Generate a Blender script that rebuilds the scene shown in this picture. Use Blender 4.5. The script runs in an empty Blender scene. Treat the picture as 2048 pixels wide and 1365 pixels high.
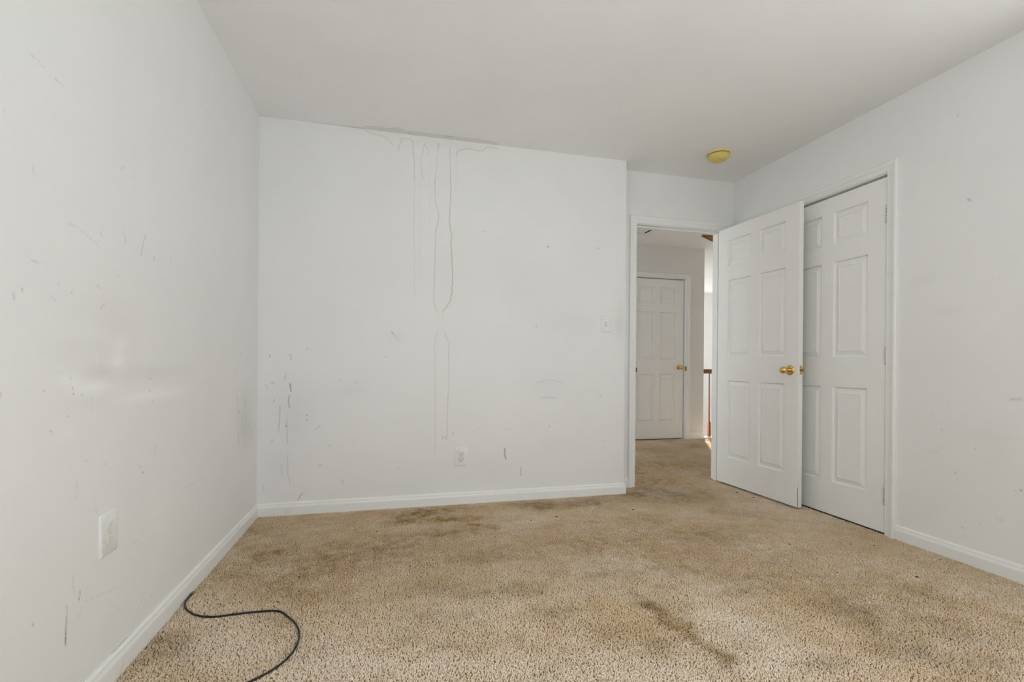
import bpy, bmesh, math, random
import numpy as np
from mathutils import Matrix, Vector

random.seed(7)
RNG = np.random.default_rng(11)
scene = bpy.context.scene
COL = scene.collection

# ------------------------------------------------------------------ camera
F_PX, YAW, Y_AXIS, ROLL = 950.55, .2446, 726.68, .0084      # in a 2048 x 1365 frame
CAM = np.array([.8015, -3.1815, .9499])
_fw = Vector((math.sin(YAW), math.cos(YAW), 0)); _rt = Vector((math.cos(YAW), -math.sin(YAW), 0)); _up = Vector((0, 0, 1))
_r2 = _rt*math.cos(ROLL) + _up*math.sin(ROLL); _u2 = _up*math.cos(ROLL) - _rt*math.sin(ROLL)
cam_data = bpy.data.cameras.new('camera'); cam = bpy.data.objects.new('camera', cam_data); COL.objects.link(cam)
cam_data.sensor_width = 36; cam_data.lens = F_PX/2048*36
cam_data.shift_y = (Y_AXIS - 682.5)/2048
cam_data.clip_start = .02
M3 = Matrix((_r2, _u2, -_fw)).transposed()
cam.matrix_world = Matrix.Translation(Vector(CAM)) @ M3.to_4x4()
scene.camera = cam

# ------------------------------------------------------------------ light and exposure
world = bpy.data.worlds.new('overcast_sky'); scene.world = world; world.use_nodes = True
wn = world.node_tree.nodes; bg = wn['Background']
bg.inputs[0].default_value = (.935, .962, .985, 1); bg.inputs[1].default_value = 3.15
sun_data = bpy.data.lights.new('sun', 'SUN'); sun = bpy.data.objects.new('sun', sun_data); COL.objects.link(sun)
sun_data.energy = 26; sun_data.angle = .012; sun_data.color = (1, .97, .92)
_el = math.radians(22); _sd = Vector((-.506*math.cos(_el), -.863*math.cos(_el), -math.sin(_el)))
sun.rotation_euler = _sd.to_track_quat('-Z', 'Y').to_euler(); sun.location = (9, 9, 6)
vs = scene.view_settings
vs.view_transform = 'Standard'; vs.look = 'None'; vs.exposure = 0.14; vs.gamma = 1; vs.use_curve_mapping = False
scene.cycles.use_denoising = True
scene.cycles.max_bounces = 7; scene.cycles.diffuse_bounces = 6; scene.cycles.glossy_bounces = 3; scene.cycles.transparent_max_bounces = 8
scene.cycles.use_adaptive_sampling = True; scene.cycles.adaptive_threshold = .07; scene.cycles.adaptive_min_samples = 16
scene.cycles.sample_clamp_indirect = 6

# window openings of the room: on the wall behind the camera (x0, x1, z0, z1)
Y_REAR = -3.45
REAR_WINDOWS = [(.45, 1.30, .45, 2.15), (1.45, 2.30, .45, 2.15)]
ADDED_HALL_WINDOWS = [(.42, 2.0, .30, 2.25)]                        # unseen window added at the hall end to brighten the hall (y0, y1, z0, z1)
ADDED_RIGHT_WINDOWS = [(-3.30, -1.87, .40, 2.20)]                  # unseen, added in the right wall to brighten the left wall
ADDED_LEFT_WINDOWS = [(-3.30, -2.55, .40, 2.20)]                   # unseen, added in the left wall to brighten doors and right wall (y0, y1, z0, z1)
Y_FAR = 5.5
FAR_WINDOWS = [(5.45, 6.95, .9, 2.25)]
X_FOYER = 9.0
ADDED_SIDE_WINDOWS = [(2.6, 3.6, .5, 2.1), (4.0, 5.0, .5, 2.1)]      # unseen, added in the foyer side wall for stairwell daylight (y0, y1, z0, z1)
def portal(loc, d, sx, sz):
    l = bpy.data.lights.new('window_portal', 'AREA'); l.shape = 'RECTANGLE'; l.size = sx; l.size_y = sz
    l.cycles.is_portal = True
    o = bpy.data.objects.new('window_portal', l); COL.objects.link(o); o.location = loc
    o.rotation_euler = Vector(d).to_track_quat('-Z', 'Y').to_euler()
for x0, x1, z0, z1 in REAR_WINDOWS: portal(((x0+x1)/2, Y_REAR-.13, (z0+z1)/2), (0, 1, 0), x1-x0, z1-z0)
for y0, y1, z0, z1 in ADDED_RIGHT_WINDOWS: portal((3.4914+.13, (y0+y1)/2, (z0+z1)/2), (-1, 0, 0), y1-y0, z1-z0)
for y0, y1, z0, z1 in ADDED_LEFT_WINDOWS: portal((-.13, (y0+y1)/2, (z0+z1)/2), (1, 0, 0), y1-y0, z1-z0)
for y0, y1, z0, z1 in ADDED_HALL_WINDOWS: portal((1.0-.13, (y0+y1)/2, (z0+z1)/2), (1, 0, 0), y1-y0, z1-z0)
for x0, x1, z0, z1 in FAR_WINDOWS: portal(((x0+x1)/2, Y_FAR+.13, (z0+z1)/2), (0, -1, 0), x1-x0, z1-z0)
for y0, y1, z0, z1 in ADDED_SIDE_WINDOWS: portal((X_FOYER+.13, (y0+y1)/2, (z0+z1)/2), (-1, 0, 0), y1-y0, z1-z0)

# ------------------------------------------------------------------ room measures
H = 2.44; XR = 3.4914; XE = 2.4484; REC = .1541; WT = .115
BB_H, BB_T = .082, .012
DOOR_X0, DOOR_X1, DOOR_Z = 2.622, 3.385, 2.034            # bedroom doorway (in the set-back wall)
CL_Y0, CL_Y1 = -1.096, -.33                              # closet doorway (right wall)
HALL_Y = 2.15; HALL_X0, HALL_X1 = 1.0, 8.2
HD_X0, HD_X1 = 3.636, 4.404                              # hall door
WALL_END = 4.672

def ray(x, y):
    u = x-1024; v = y-Y_AXIS; cr, sr = math.cos(ROLL), math.sin(ROLL)
    u, v = u*cr+v*sr, -u*sr+v*cr
    s, c = math.sin(YAW), math.cos(YAW)
    return np.array([s+u/F_PX*c, c-u/F_PX*s, -v/F_PX])
def hit(axis, val, x, y):
    d = ray(x, y); t = (val-CAM[axis])/d[axis]
    return CAM+t*d, t/F_PX                               # point, metres per pixel there

# ------------------------------------------------------------------ mesh helpers
def link(name, me, mat=None, parent=None, smooth=False, loc=None):
    o = bpy.data.objects.new(name, me); COL.objects.link(o)
    if mat: me.materials.append(mat)
    if parent: o.parent = parent
    if loc is not None: o.location = loc
    if smooth:
        me.polygons.foreach_set('use_smooth', [True]*len(me.polygons))
    return o
def mesh_from(verts, faces, name):
    me = bpy.data.meshes.new(name); me.from_pydata([tuple(v) for v in verts], [], faces); me.update(); return me
class MB:
    def __init__(s): s.v = []; s.f = []
    def box(s, a, b):
        x0, y0, z0 = a; x1, y1, z1 = b; n = len(s.v)
        s.v += [(x0,y0,z0),(x1,y0,z0),(x1,y1,z0),(x0,y1,z0),(x0,y0,z1),(x1,y0,z1),(x1,y1,z1),(x0,y1,z1)]
        s.f += [tuple(n+i for i in q) for q in ((3,2,1,0),(4,5,6,7),(0,1,5,4),(1,2,6,5),(2,3,7,6),(3,0,4,7))]
        return s
    def cyl(s, c, axis, r, l, n=16, cap=True):
        """cylinder from c along +axis (0,1,2)"""
        return s.lathe(c, axis, [(0, r), (l, r)], n, cap)
    def lathe(s, c, axis, prof, n=24, cap=True):
        k = len(s.v); a1, a2 = (axis+1) % 3, (axis+2) % 3
        for h, r in prof:
            for i in range(n):
                t = 2*math.pi*i/n; p = list(c); p[axis] += h; p[a1] += r*math.cos(t); p[a2] += r*math.sin(t); s.v.append(tuple(p))
        for j in range(len(prof)-1):
            for i in range(n):
                i2 = (i+1) % n; s.f.append((k+j*n+i, k+j*n+i2, k+(j+1)*n+i2, k+(j+1)*n+i))
        if cap:
            s.f.append(tuple(k+i for i in range(n))[::-1]); m = len(prof)-1
            s.f.append(tuple(k+m*n+i for i in range(n)))
        return s
    def sweep(s, ring_a, ring_b):
        """closed profile rings joined, capped"""
        k = len(s.v); n = len(ring_a); s.v += list(ring_a)+list(ring_b)
        for i in range(n): s.f.append((k+i, k+(i+1) % n, k+n+(i+1) % n, k+n+i))
        s.f.append(tuple(range(k, k+n))[::-1]); s.f.append(tuple(range(k+n, k+2*n)))
        return s
    def build(s, name, mat, parent=None, smooth=False, bevel=0, loc=None, seg=2):
        me = mesh_from(s.v, s.f, name)
        bm = bmesh.new(); bm.from_mesh(me); bmesh.ops.recalc_face_normals(bm, faces=bm.faces[:])
        if bevel:
            ed = [e for e in bm.edges if len(e.link_faces) == 2 and e.calc_face_angle(0) > .6]
            bmesh.ops.bevel(bm, geom=ed, offset=bevel, segments=seg, profile=.5, affect='EDGES')
        bm.to_mesh(me); bm.free()
        o = link(name, me, mat, parent, smooth, loc)
        if smooth:
            try: me.set_sharp_from_angle(angle=math.radians(40))
            except Exception: pass
        return o
def empty(name, loc=(0, 0, 0), rz=0):
    o = bpy.data.objects.new(name, None); COL.objects.link(o); o.location = loc; o.rotation_euler = (0, 0, rz); o.empty_display_size = .1; return o
def tag(o, label=None, cat=None, group=None, kind=None):
    if label: o['label'] = label
    if cat: o['category'] = cat
    if group: o['group'] = group
    if kind: o['kind'] = kind
    return o

# ------------------------------------------------------------------ materials
class NT:
    def __init__(s, name):
        s.m = bpy.data.materials.new(name); s.m.use_nodes = True; s.t = s.m.node_tree; s.b = s.t.nodes['Principled BSDF']
    def n(s, typ, **kw):
        nd = s.t.nodes.new(typ)
        for k, v in kw.items():
            if k.startswith('i_'): nd.inputs[k[2:].replace('_', ' ')].default_value = v
            elif k.startswith('j'): nd.inputs[int(k[1:])].default_value = v
            else: setattr(nd, k, v)
        return nd
    def l(s, a, b): s.t.links.new(a, b)
    def mix(s, fac, a, b):
        nd = s.n('ShaderNodeMix', data_type='RGBA')
        for sock, v in ((0, fac), (6, a), (7, b)):
            if hasattr(v, 'links') or hasattr(v, 'is_linked'): s.l(v, nd.inputs[sock])
            else: nd.inputs[sock].default_value = v if sock == 0 else (*v, 1)
        return nd.outputs[2]
    def ramp(s, src, stops):
        r = s.n('ShaderNodeValToRGB'); e = r.color_ramp.elements
        while len(e) < len(stops): e.new(.5)
        for el, (p, c) in zip(e, stops): el.position = p; el.color = (c, c, c, 1) if not isinstance(c, tuple) else (*c, 1)
        s.l(src, r.inputs[0]); return r.outputs[0]
    def noise(s, scale, detail=3, rough=.5, coord='Object', vec=None, stretch=None):
        tc = s.n('ShaderNodeTexCoord'); v = tc.outputs[coord] if vec is None else vec
        if stretch:
            mp = s.n('ShaderNodeMapping'); mp.inputs['Scale'].default_value = stretch; s.l(v, mp.inputs[0]); v = mp.outputs[0]
        nz = s.n('ShaderNodeTexNoise'); nz.inputs['Scale'].default_value = scale; nz.inputs['Detail'].default_value = detail; nz.inputs['Roughness'].default_value = rough
        s.l(v, nz.inputs['Vector']); return nz.outputs[0]
    def bump(s, h, strength, dist=.002):
        b = s.n('ShaderNodeBump'); b.inputs['Strength'].default_value = strength; b.inputs['Distance'].default_value = dist
        s.l(h, b.inputs['Height']); s.l(b.outputs[0], s.b.inputs['Normal'])
    def base(s, c):
        if isinstance(c, tuple): s.b.inputs['Base Color'].default_value = (*c, 1)
        else: s.l(c, s.b.inputs['Base Color'])
    def set(s, rough=.5, metal=0, spec=.5):
        s.b.inputs['Roughness'].default_value = rough; s.b.inputs['Metallic'].default_value = metal; s.b.inputs['Specular IOR Level'].default_value = spec
        return s

WALL_C = (.855, .853, .845)
def wall_material(name, base, marked):
    t = NT(name).set(.62, 0, .25)
    big = t.ramp(t.noise(1.7, 2, .55), [(.35, 0.), (.75, 1.)])
    c = t.mix(big, base, tuple(x*.965 for x in base))
    if marked:
        at = t.n('ShaderNodeAttribute', attribute_name='marks'); sp = t.n('ShaderNodeSeparateColor'); t.l(at.outputs['Color'], sp.inputs[0])
        br = t.ramp(t.noise(160, 1, .6), [(.3, .35), (.62, 1.)])
        def mod(src, k=br):
            m = t.n('ShaderNodeMath', operation='MULTIPLY'); t.l(src, m.inputs[0]); t.l(k, m.inputs[1]); m.use_clamp = True; return m.outputs[0]
        c = t.mix(sp.outputs[2], c, (.97, .97, .975))
        c = t.mix(sp.outputs[1], c, (.40, .33, .24))
        c = t.mix(mod(sp.outputs[0]), c, (.07, .065, .06))
    t.base(c)
    return t.m
M_WALL = wall_material('painted_wall_marked', WALL_C, True)
M_WALLP = wall_material('painted_wall', WALL_C, False)
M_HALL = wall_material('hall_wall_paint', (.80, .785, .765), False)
M_CEIL = wall_material('ceiling_paint_marked', (.925, .922, .915), True)

def trim_material(name, base=(.87, .87, .86), rough=.38):
    t = NT(name).set(rough, 0, .4)
    d = t.ramp(t.noise(9, 5, .7), [(.60, 0.), (.78, .35)])
    c = t.mix(d, base, (.62, .60, .56))
    sp = t.ramp(t.noise(75, 2, .5), [(.775, 0.), (.80, .6)])
    c = t.mix(sp, c, (.22, .2, .18)); t.base(c)
    return t.m
M_TRIM = trim_material('trim_paint')
def door_material(name, worn):
    t = NT(name).set(.42, 0, .4)
    d = t.ramp(t.noise(3.2, 4, .6), [(.45, 0.), (.8, .5)])
    c = t.mix(d, (.90, .895, .88), (.86, .85, .83))
    sp = t.ramp(t.noise(60, 2, .5), [(.79, 0.), (.81, .55)])
    c = t.mix(sp, c, (.35, .32, .29))
    if worn:      # bare wood at the foot of the latch edge, paint split along that corner
        tc = t.n('ShaderNodeTexCoord'); sx = t.n('ShaderNodeSeparateXYZ'); t.l(tc.outputs['Object'], sx.inputs[0])
        def cmp(op, sock, val):
            m = t.n('ShaderNodeMath', operation=op); t.l(sock, m.inputs[0]); m.inputs[1].default_value = val; return m.outputs[0]
        def mul(a, b):
            m = t.n('ShaderNodeMath', operation='MULTIPLY'); t.l(a, m.inputs[0]); t.l(b, m.inputs[1]); return m.outputs[0]
        nz = t.noise(28, 3, .6)
        zz = t.n('ShaderNodeMath', operation='MULTIPLY_ADD'); t.l(nz, zz.inputs[0]); zz.inputs[1].default_value = .045; t.l(sx.outputs[2], zz.inputs[2])
        foot = mul(cmp('GREATER_THAN', sx.outputs[0], .7585), cmp('LESS_THAN', zz.outputs[0], .052))
        c = t.mix(foot, c, (.42, .27, .17))
        ln = mul(mul(cmp('GREATER_THAN', sx.outputs[0], .7565), cmp('LESS_THAN', sx.outputs[1], .0035)), cmp('LESS_THAN', zz.outputs[0], .19))
        gate = t.ramp(t.noise(35, 2, .5, stretch=(1, 1, .35)), [(.42, 0.), (.5, 1.)])
        c = t.mix(mul(ln, gate), c, (.10, .055, .035))
    t.base(c)
    t.bump(t.noise(55, 2, .65, stretch=(6, 6, .8)), .08, .001)
    return t.m
M_DOOR = door_material('door_paint', False); M_DOORW = door_material('door_paint_worn', True)

def simple(name, c, rough=.5, metal=0, spec=.5, bump=None):
    t = NT(name).set(rough, metal, spec)
    k = t.ramp(t.noise(40, 3, .5), [(.3, 0.), (.8, 1.)]); t.base(t.mix(k, c, tuple(x*.9 for x in c)))
    if bump: t.bump(t.noise(bump[0], 3), bump[1], .001)
    return t.m
M_PLATE = simple('white_plastic', (.86, .86, .85), .32)
M_PLATE2 = simple('ivory_plastic', (.84, .83, .79), .3)
M_SLOT = simple('dark_slot', (.02, .018, .016), .7)
M_SCREW = simple('painted_screw', (.70, .69, .66), .35)
M_BRASS = simple('polished_brass', (.83, .60, .22), .16, 1)
M_BRASSD = simple('aged_brass', (.42, .28, .10), .35, 1)
M_LATCH_SHADE = simple('latch_steel_shade', (.16, .14, .15), .35, .8)  # dark tone painted in for the shadowed latch hole
M_HINGE = simple('painted_hinge', (.60, .60, .58), .35)
M_YELLOW = simple('yellowed_plastic', (.80, .62, .19), .42)
M_YELLOWD = simple('yellowed_plastic_gap', (.10, .07, .015), .7)
M_YPALE = simple('pale_plastic', (.80, .78, .68), .45)
M_CORD = simple('black_rubber', (.012, .010, .011), .42)
M_CORDEND = simple('cord_end_metal', (.20, .17, .14), .4, .6)
M_CRUMB = simple('dark_crumb', (.035, .026, .02), .9)
M_RED = simple('red_fleck', (.45, .06, .04), .8)
M_WFLECK = simple('white_fleck', (.8, .78, .74), .8)
def wood_material(name, a, b):
    t = NT(name).set(.35, 0, .5)
    g = t.ramp(t.noise(14, 4, .6, stretch=(6, 6, 1)), [(.3, 0.), (.7, 1.)]); t.base(t.mix(g, a, b)); return t.m
M_OAK = wood_material('reddish_stained_wood', (.34, .10, .025), (.22, .055, .014))
M_RAIL = wood_material('brown_stained_wood', (.25, .12, .04), (.16, .075, .025))
def glass_material(name, tint, glossy):
    m = bpy.data.materials.new(name); m.use_nodes = True; t = m.node_tree; t.nodes.clear()
    out = t.nodes.new('ShaderNodeOutputMaterial'); mx = t.nodes.new('ShaderNodeMixShader'); tr = t.nodes.new('ShaderNodeBsdfTransparent'); gl = t.nodes.new('ShaderNodeBsdfGlossy')
    tr.inputs[0].default_value = (*tint, 1); gl.inputs['Roughness'].default_value = .05; mx.inputs[0].default_value = glossy
    t.links.new(tr.outputs[0], mx.inputs[1]); t.links.new(gl.outputs[0], mx.inputs[2]); t.links.new(mx.outputs[0], out.inputs[0]); return m
M_GLASS = glass_material('window_glass', (.97, .98, .97), .05)
M_AMBER = glass_material('amber_glass', (.80, .66, .42), .10)

def carpet_material(name, kind):
    t = NT(name).set(.95, 0, .1)
    at = t.n('ShaderNodeAttribute', attribute_name='soil_tone', attribute_type='INSTANCER' if kind else 'GEOMETRY')
    sp = t.n('ShaderNodeSeparateColor'); t.l(at.outputs['Color'], sp.inputs[0])
    geo = t.n('ShaderNodeNewGeometry'); pos = geo.outputs['Position']
    big = t.ramp(t.noise(2.3, 2, .6, vec=pos), [(.32, 0.), (.70, 1.)])
    mid = t.ramp(t.noise(9, 2, .65, vec=pos, stretch=(1, 1.6, 1)), [(.36, 0.), (.72, 1.)])
    fine = t.noise(420, 1, .5, vec=pos)
    A, B, Cc = (.92, .785, .64), (.79, .615, .41), (.70, .52, .315)
    c = t.mix(big, A, B); 
    m2 = t.n('ShaderNodeMath', operation='MULTIPLY'); t.l(mid, m2.inputs[0]); m2.inputs[1].default_value = .55
    c = t.mix(m2.outputs[0], c, Cc)
    edge = t.ramp(t.noise(17, 4, .72, vec=pos), [(.30, .12), (.68, 1.)])          # blotchy, broken edges
    def blot(src, gain):
        a = t.n('ShaderNodeMath', operation='MULTIPLY'); t.l(src, a.inputs[0]); t.l(edge, a.inputs[1])
        b = t.n('ShaderNodeMath', operation='MULTIPLY'); t.l(a.outputs[0], b.inputs[0]); b.inputs[1].default_value = gain; b.use_clamp = True; return b.outputs[0]
    c = t.mix(sp.outputs[2], c, (.93, .81, .69))
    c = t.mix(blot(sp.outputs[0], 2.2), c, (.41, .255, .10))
    c = t.mix(blot(sp.outputs[1], 1.9), c, (.31, .22, .12))
    grey = t.ramp(t.noise(5, 3, .7, vec=pos, stretch=(1, 1.4, 1)), [(.52, 0.), (.72, .35)])
    c = t.mix(grey, c, (.44, .33, .20))
    f2 = t.ramp(fine, [(.25, .55), (.75, 1.)])
    mm = t.n('ShaderNodeMix', data_type='RGBA', blend_type='MULTIPLY'); mm.inputs[0].default_value = .4
    t.l(c, mm.inputs[6]); t.l(f2, mm.inputs[7]); t.base(mm.outputs[2])
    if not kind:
        dk = t.n('ShaderNodeMix', data_type='RGBA', blend_type='MULTIPLY'); dk.inputs[0].default_value = 1; t.l(mm.outputs[2], dk.inputs[6]); dk.inputs[7].default_value = (.55, .5, .44, 1); t.base(dk.outputs[2])  # backing colour darkened to paint in the shade between tufts
    return t.m
M_CARPET = carpet_material('carpet_backing_shade', False); M_TUFT = carpet_material('carpet_tuft', True)

# ------------------------------------------------------------------ marks: strokes and smudges, read off the photograph by pixel
# stroke: (channel, width_px, strength, [pixels]); smudge: (channel, strength, cx, cy, sx_px, sy_px)
R_, G_, B_ = 0, 1, 2
BACK_STROKES = [
 (G_,2.2,.30,[(726,258),(740,266),(765,272),(775,276),(782,286),(785,289)]),
 (G_,2.2,.28,[(804,279),(802,284),(798,290),(797,302)]),
 (G_,2.0,.30,[(800,276),(822,279),(826,284)]),
 (G_,2.2,.34,[(825,282),(827,300),(829,330),(829,360)]), (G_,2.0,.16,[(829,360),(828,460),(829,520),(829,590)]),
 (G_,1.8,.12,[(840,330),(840,470),(839,560)]),
 (G_,1.8,.30,[(850,288),(846,298),(845,308)]), (G_,1.8,.30,[(850,288),(855,298),(857,310)]),
 (G_,2.0,.22,[(845,306),(842,318),(842,330)]), (R_,1.8,.24,[(842,328),(844,345),(847,360)]),
 (G_,2.2,.22,[(877,290),(875,310),(872,340),(870,365)]), (R_,1.8,.28,[(870,360),(870,390),(871,408)]), (G_,2,.30,[(871,408),(876,420),(877,440),(873,458)]),
 (G_,2.2,.34,[(877,430),(876,444),(872,458),(871,480),(870,520),(869,560),(868,600),(870,615),(875,625)]),
 (G_,2.2,.34,[(900,298),(901,340),(902,380),(901,410),(899,440)]), (R_,1.6,.16,[(900,340),(902,380),(900,412),(898,440),(900,458)]),
 (G_,2.4,.44,[(899,440),(901,462),(904,472),(902,484),(904,520),(905,560),(903,590),(900,604),(893,615),(886,624)]),
 (R_,1.6,.16,[(902,484),(904,520),(905,560),(903,590),(900,604)]),
 (G_,1.8,.10,[(875,625),(876,665)]), (G_,1.8,.10,[(886,624),(884,650)]),
 (G_,2,.22,[(875,665),(869,685),(870,750),(870,860),(871,905)]), (G_,2.2,.26,[(889,666),(897,685),(898,750),(895,820),(894,872)]),
 (G_,2.4,.34,[(913,310),(914,304),(920,300),(935,297),(945,299),(955,302),(965,301),(970,298),(973,294),(996,297)]),
 (G_,2,.14,[(913,310),(912,340),(912,380)]), (R_,3.2,.20,[(877,287),(878,293)]),
 (G_,1.6,.10,[(860,320),(859,460)]),
 (R_,1.8,.75,[(539,709),(540,714)]), (R_,2,.4,[(579,710),(582,712),(583,720)]), (R_,2.6,.3,[(572,748),(569,762)]),
 (R_,2.4,.95,[(580,768),(582,783)]), (R_,2,.7,[(579,792),(577,803),(579,816)]), (R_,2.4,.32,[(560,812),(559,840),(557,864)]),
 (R_,1.8,.34,[(574,840),(574,880),(575,888)]), (R_,2.6,.8,[(572,852),(573,854)]), (R_,2,.25,[(575,910),(576,955)]), (R_,2,.15,[(561,930),(567,955)]),
 (R_,1.8,.25,[(578,955),(580,970)]), (R_,2,.35,[(545,806),(550,799)]), (R_,1.8,.3,[(531,769),(535,780)]), (R_,2,.5,[(543,768),(547,765)]),
 (R_,2.4,.5,[(597,1000),(600,993),(605,987)]), (R_,2,.6,[(612,832),(615,830)]), (R_,2,.6,[(612,842),(615,839)]), (R_,2,.25,[(630,860),(640,852)]),
 (R_,2.4,.6,[(639,931),(642,931)]), (R_,2.4,.4,[(659,891),(661,892)]), (R_,2,.3,[(542,884),(547,880)]), (R_,2,.3,[(527,974),(527,982)]), (R_,2,.3,[(612,700),(616,696)]),
 (R_,2.6,.45,[(783,664),(787,669)]), (R_,3,.12,[(787,669),(800,682)]), (R_,2.4,.45,[(885,874),(886,878)]), (R_,2.4,.4,[(891,872),(893,879)]),
 (R_,2,.25,[(678,758),(682,764)]), (R_,2,.3,[(711,762),(711,767)]), (R_,2,.45,[(683,961),(687,966)]), (R_,2.2,.35,[(771,714),(773,714)]), (R_,2,.25,[(795,936),(798,938)]),
 (R_,2.6,1.0,[(1095.5,493.5),(1097,494.5)]), (R_,2.2,.5,[(1194,496),(1198,498)]), (R_,1.6,.5,[(966,464),(968,464)]), (R_,2,.5,[(1072,651),(1073,654)]),
 (R_,2.6,.95,[(1010,898),(1009,906),(1010,913),(1012,918)]), (R_,1.8,.6,[(1042,936),(1041,944)]), (R_,2,.6,[(1041,947),(1041,952)]),
 (R_,1.6,.3,[(1006,857),(1009,857)]), (R_,1.6,.25,[(1015,858),(1023,859)]), (R_,3,.2,[(1082,795),(1090,796),(1100,795),(1111,797)]),
 (R_,1.6,.3,[(1098,856),(1099,851),(1101,855)]), (R_,2,.16,[(1075,766),(1100,760),(1125,766)]), (R_,2,.45,[(1200,792),(1202,793)]), (R_,2,.4,[(905,866),(907,870)]), (R_,2,.3,[(1204,882),(1207,883)]),
 (R_,1.6,.3,[(946,863),(948,864)]), (R_,1.6,.3,[(1228,622),(1229,623)]),
]
BACK_SMUDGE = [
 (R_,.050,1060,580,60,60), (R_,.05,1130,640,70,30), (R_,.05,575,800,45,60), (R_,.06,590,850,30,40), (R_,.07,1235,655,14,22), (G_,.10,1240,640,8,40),
 (R_,.06,700,780,25,12), (R_,.05,560,930,30,40), (G_,.07,860,285,70,12), (R_,.05,1085,775,45,25), (R_,.05,793,675,14,10), (G_,.05,890,540,14,60), (R_,.05,980,940,60,30), (G_,.05,760,262,40,6), (G_,.05,940,292,40,6),
]
CEIL_STROKES = [
 (G_,1.6,.42,[(725,258),(727,253),(740,252.5),(760,254.5),(780,257.5),(790,255),(800,258),(812,262),(850,266),(900,272),(940,277),(960,279),(985,284),(997,288)]),
 (R_,1.6,.7,[(818,266),(825,269),(833,271)]), (R_,1.6,.65,[(889,272.5),(897,273),(905,274)]), (G_,1.2,.5,[(833,271),(870,275),(910,280),(940,283)]),
]
CEIL_FILL = [(725,258),(727,253),(740,252.5),(760,254.5),(780,257.5),(790,255),(800,258),(812,262),(850,266),(900,272),(940,277),(960,279),(985,284),(997,288)]
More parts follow.
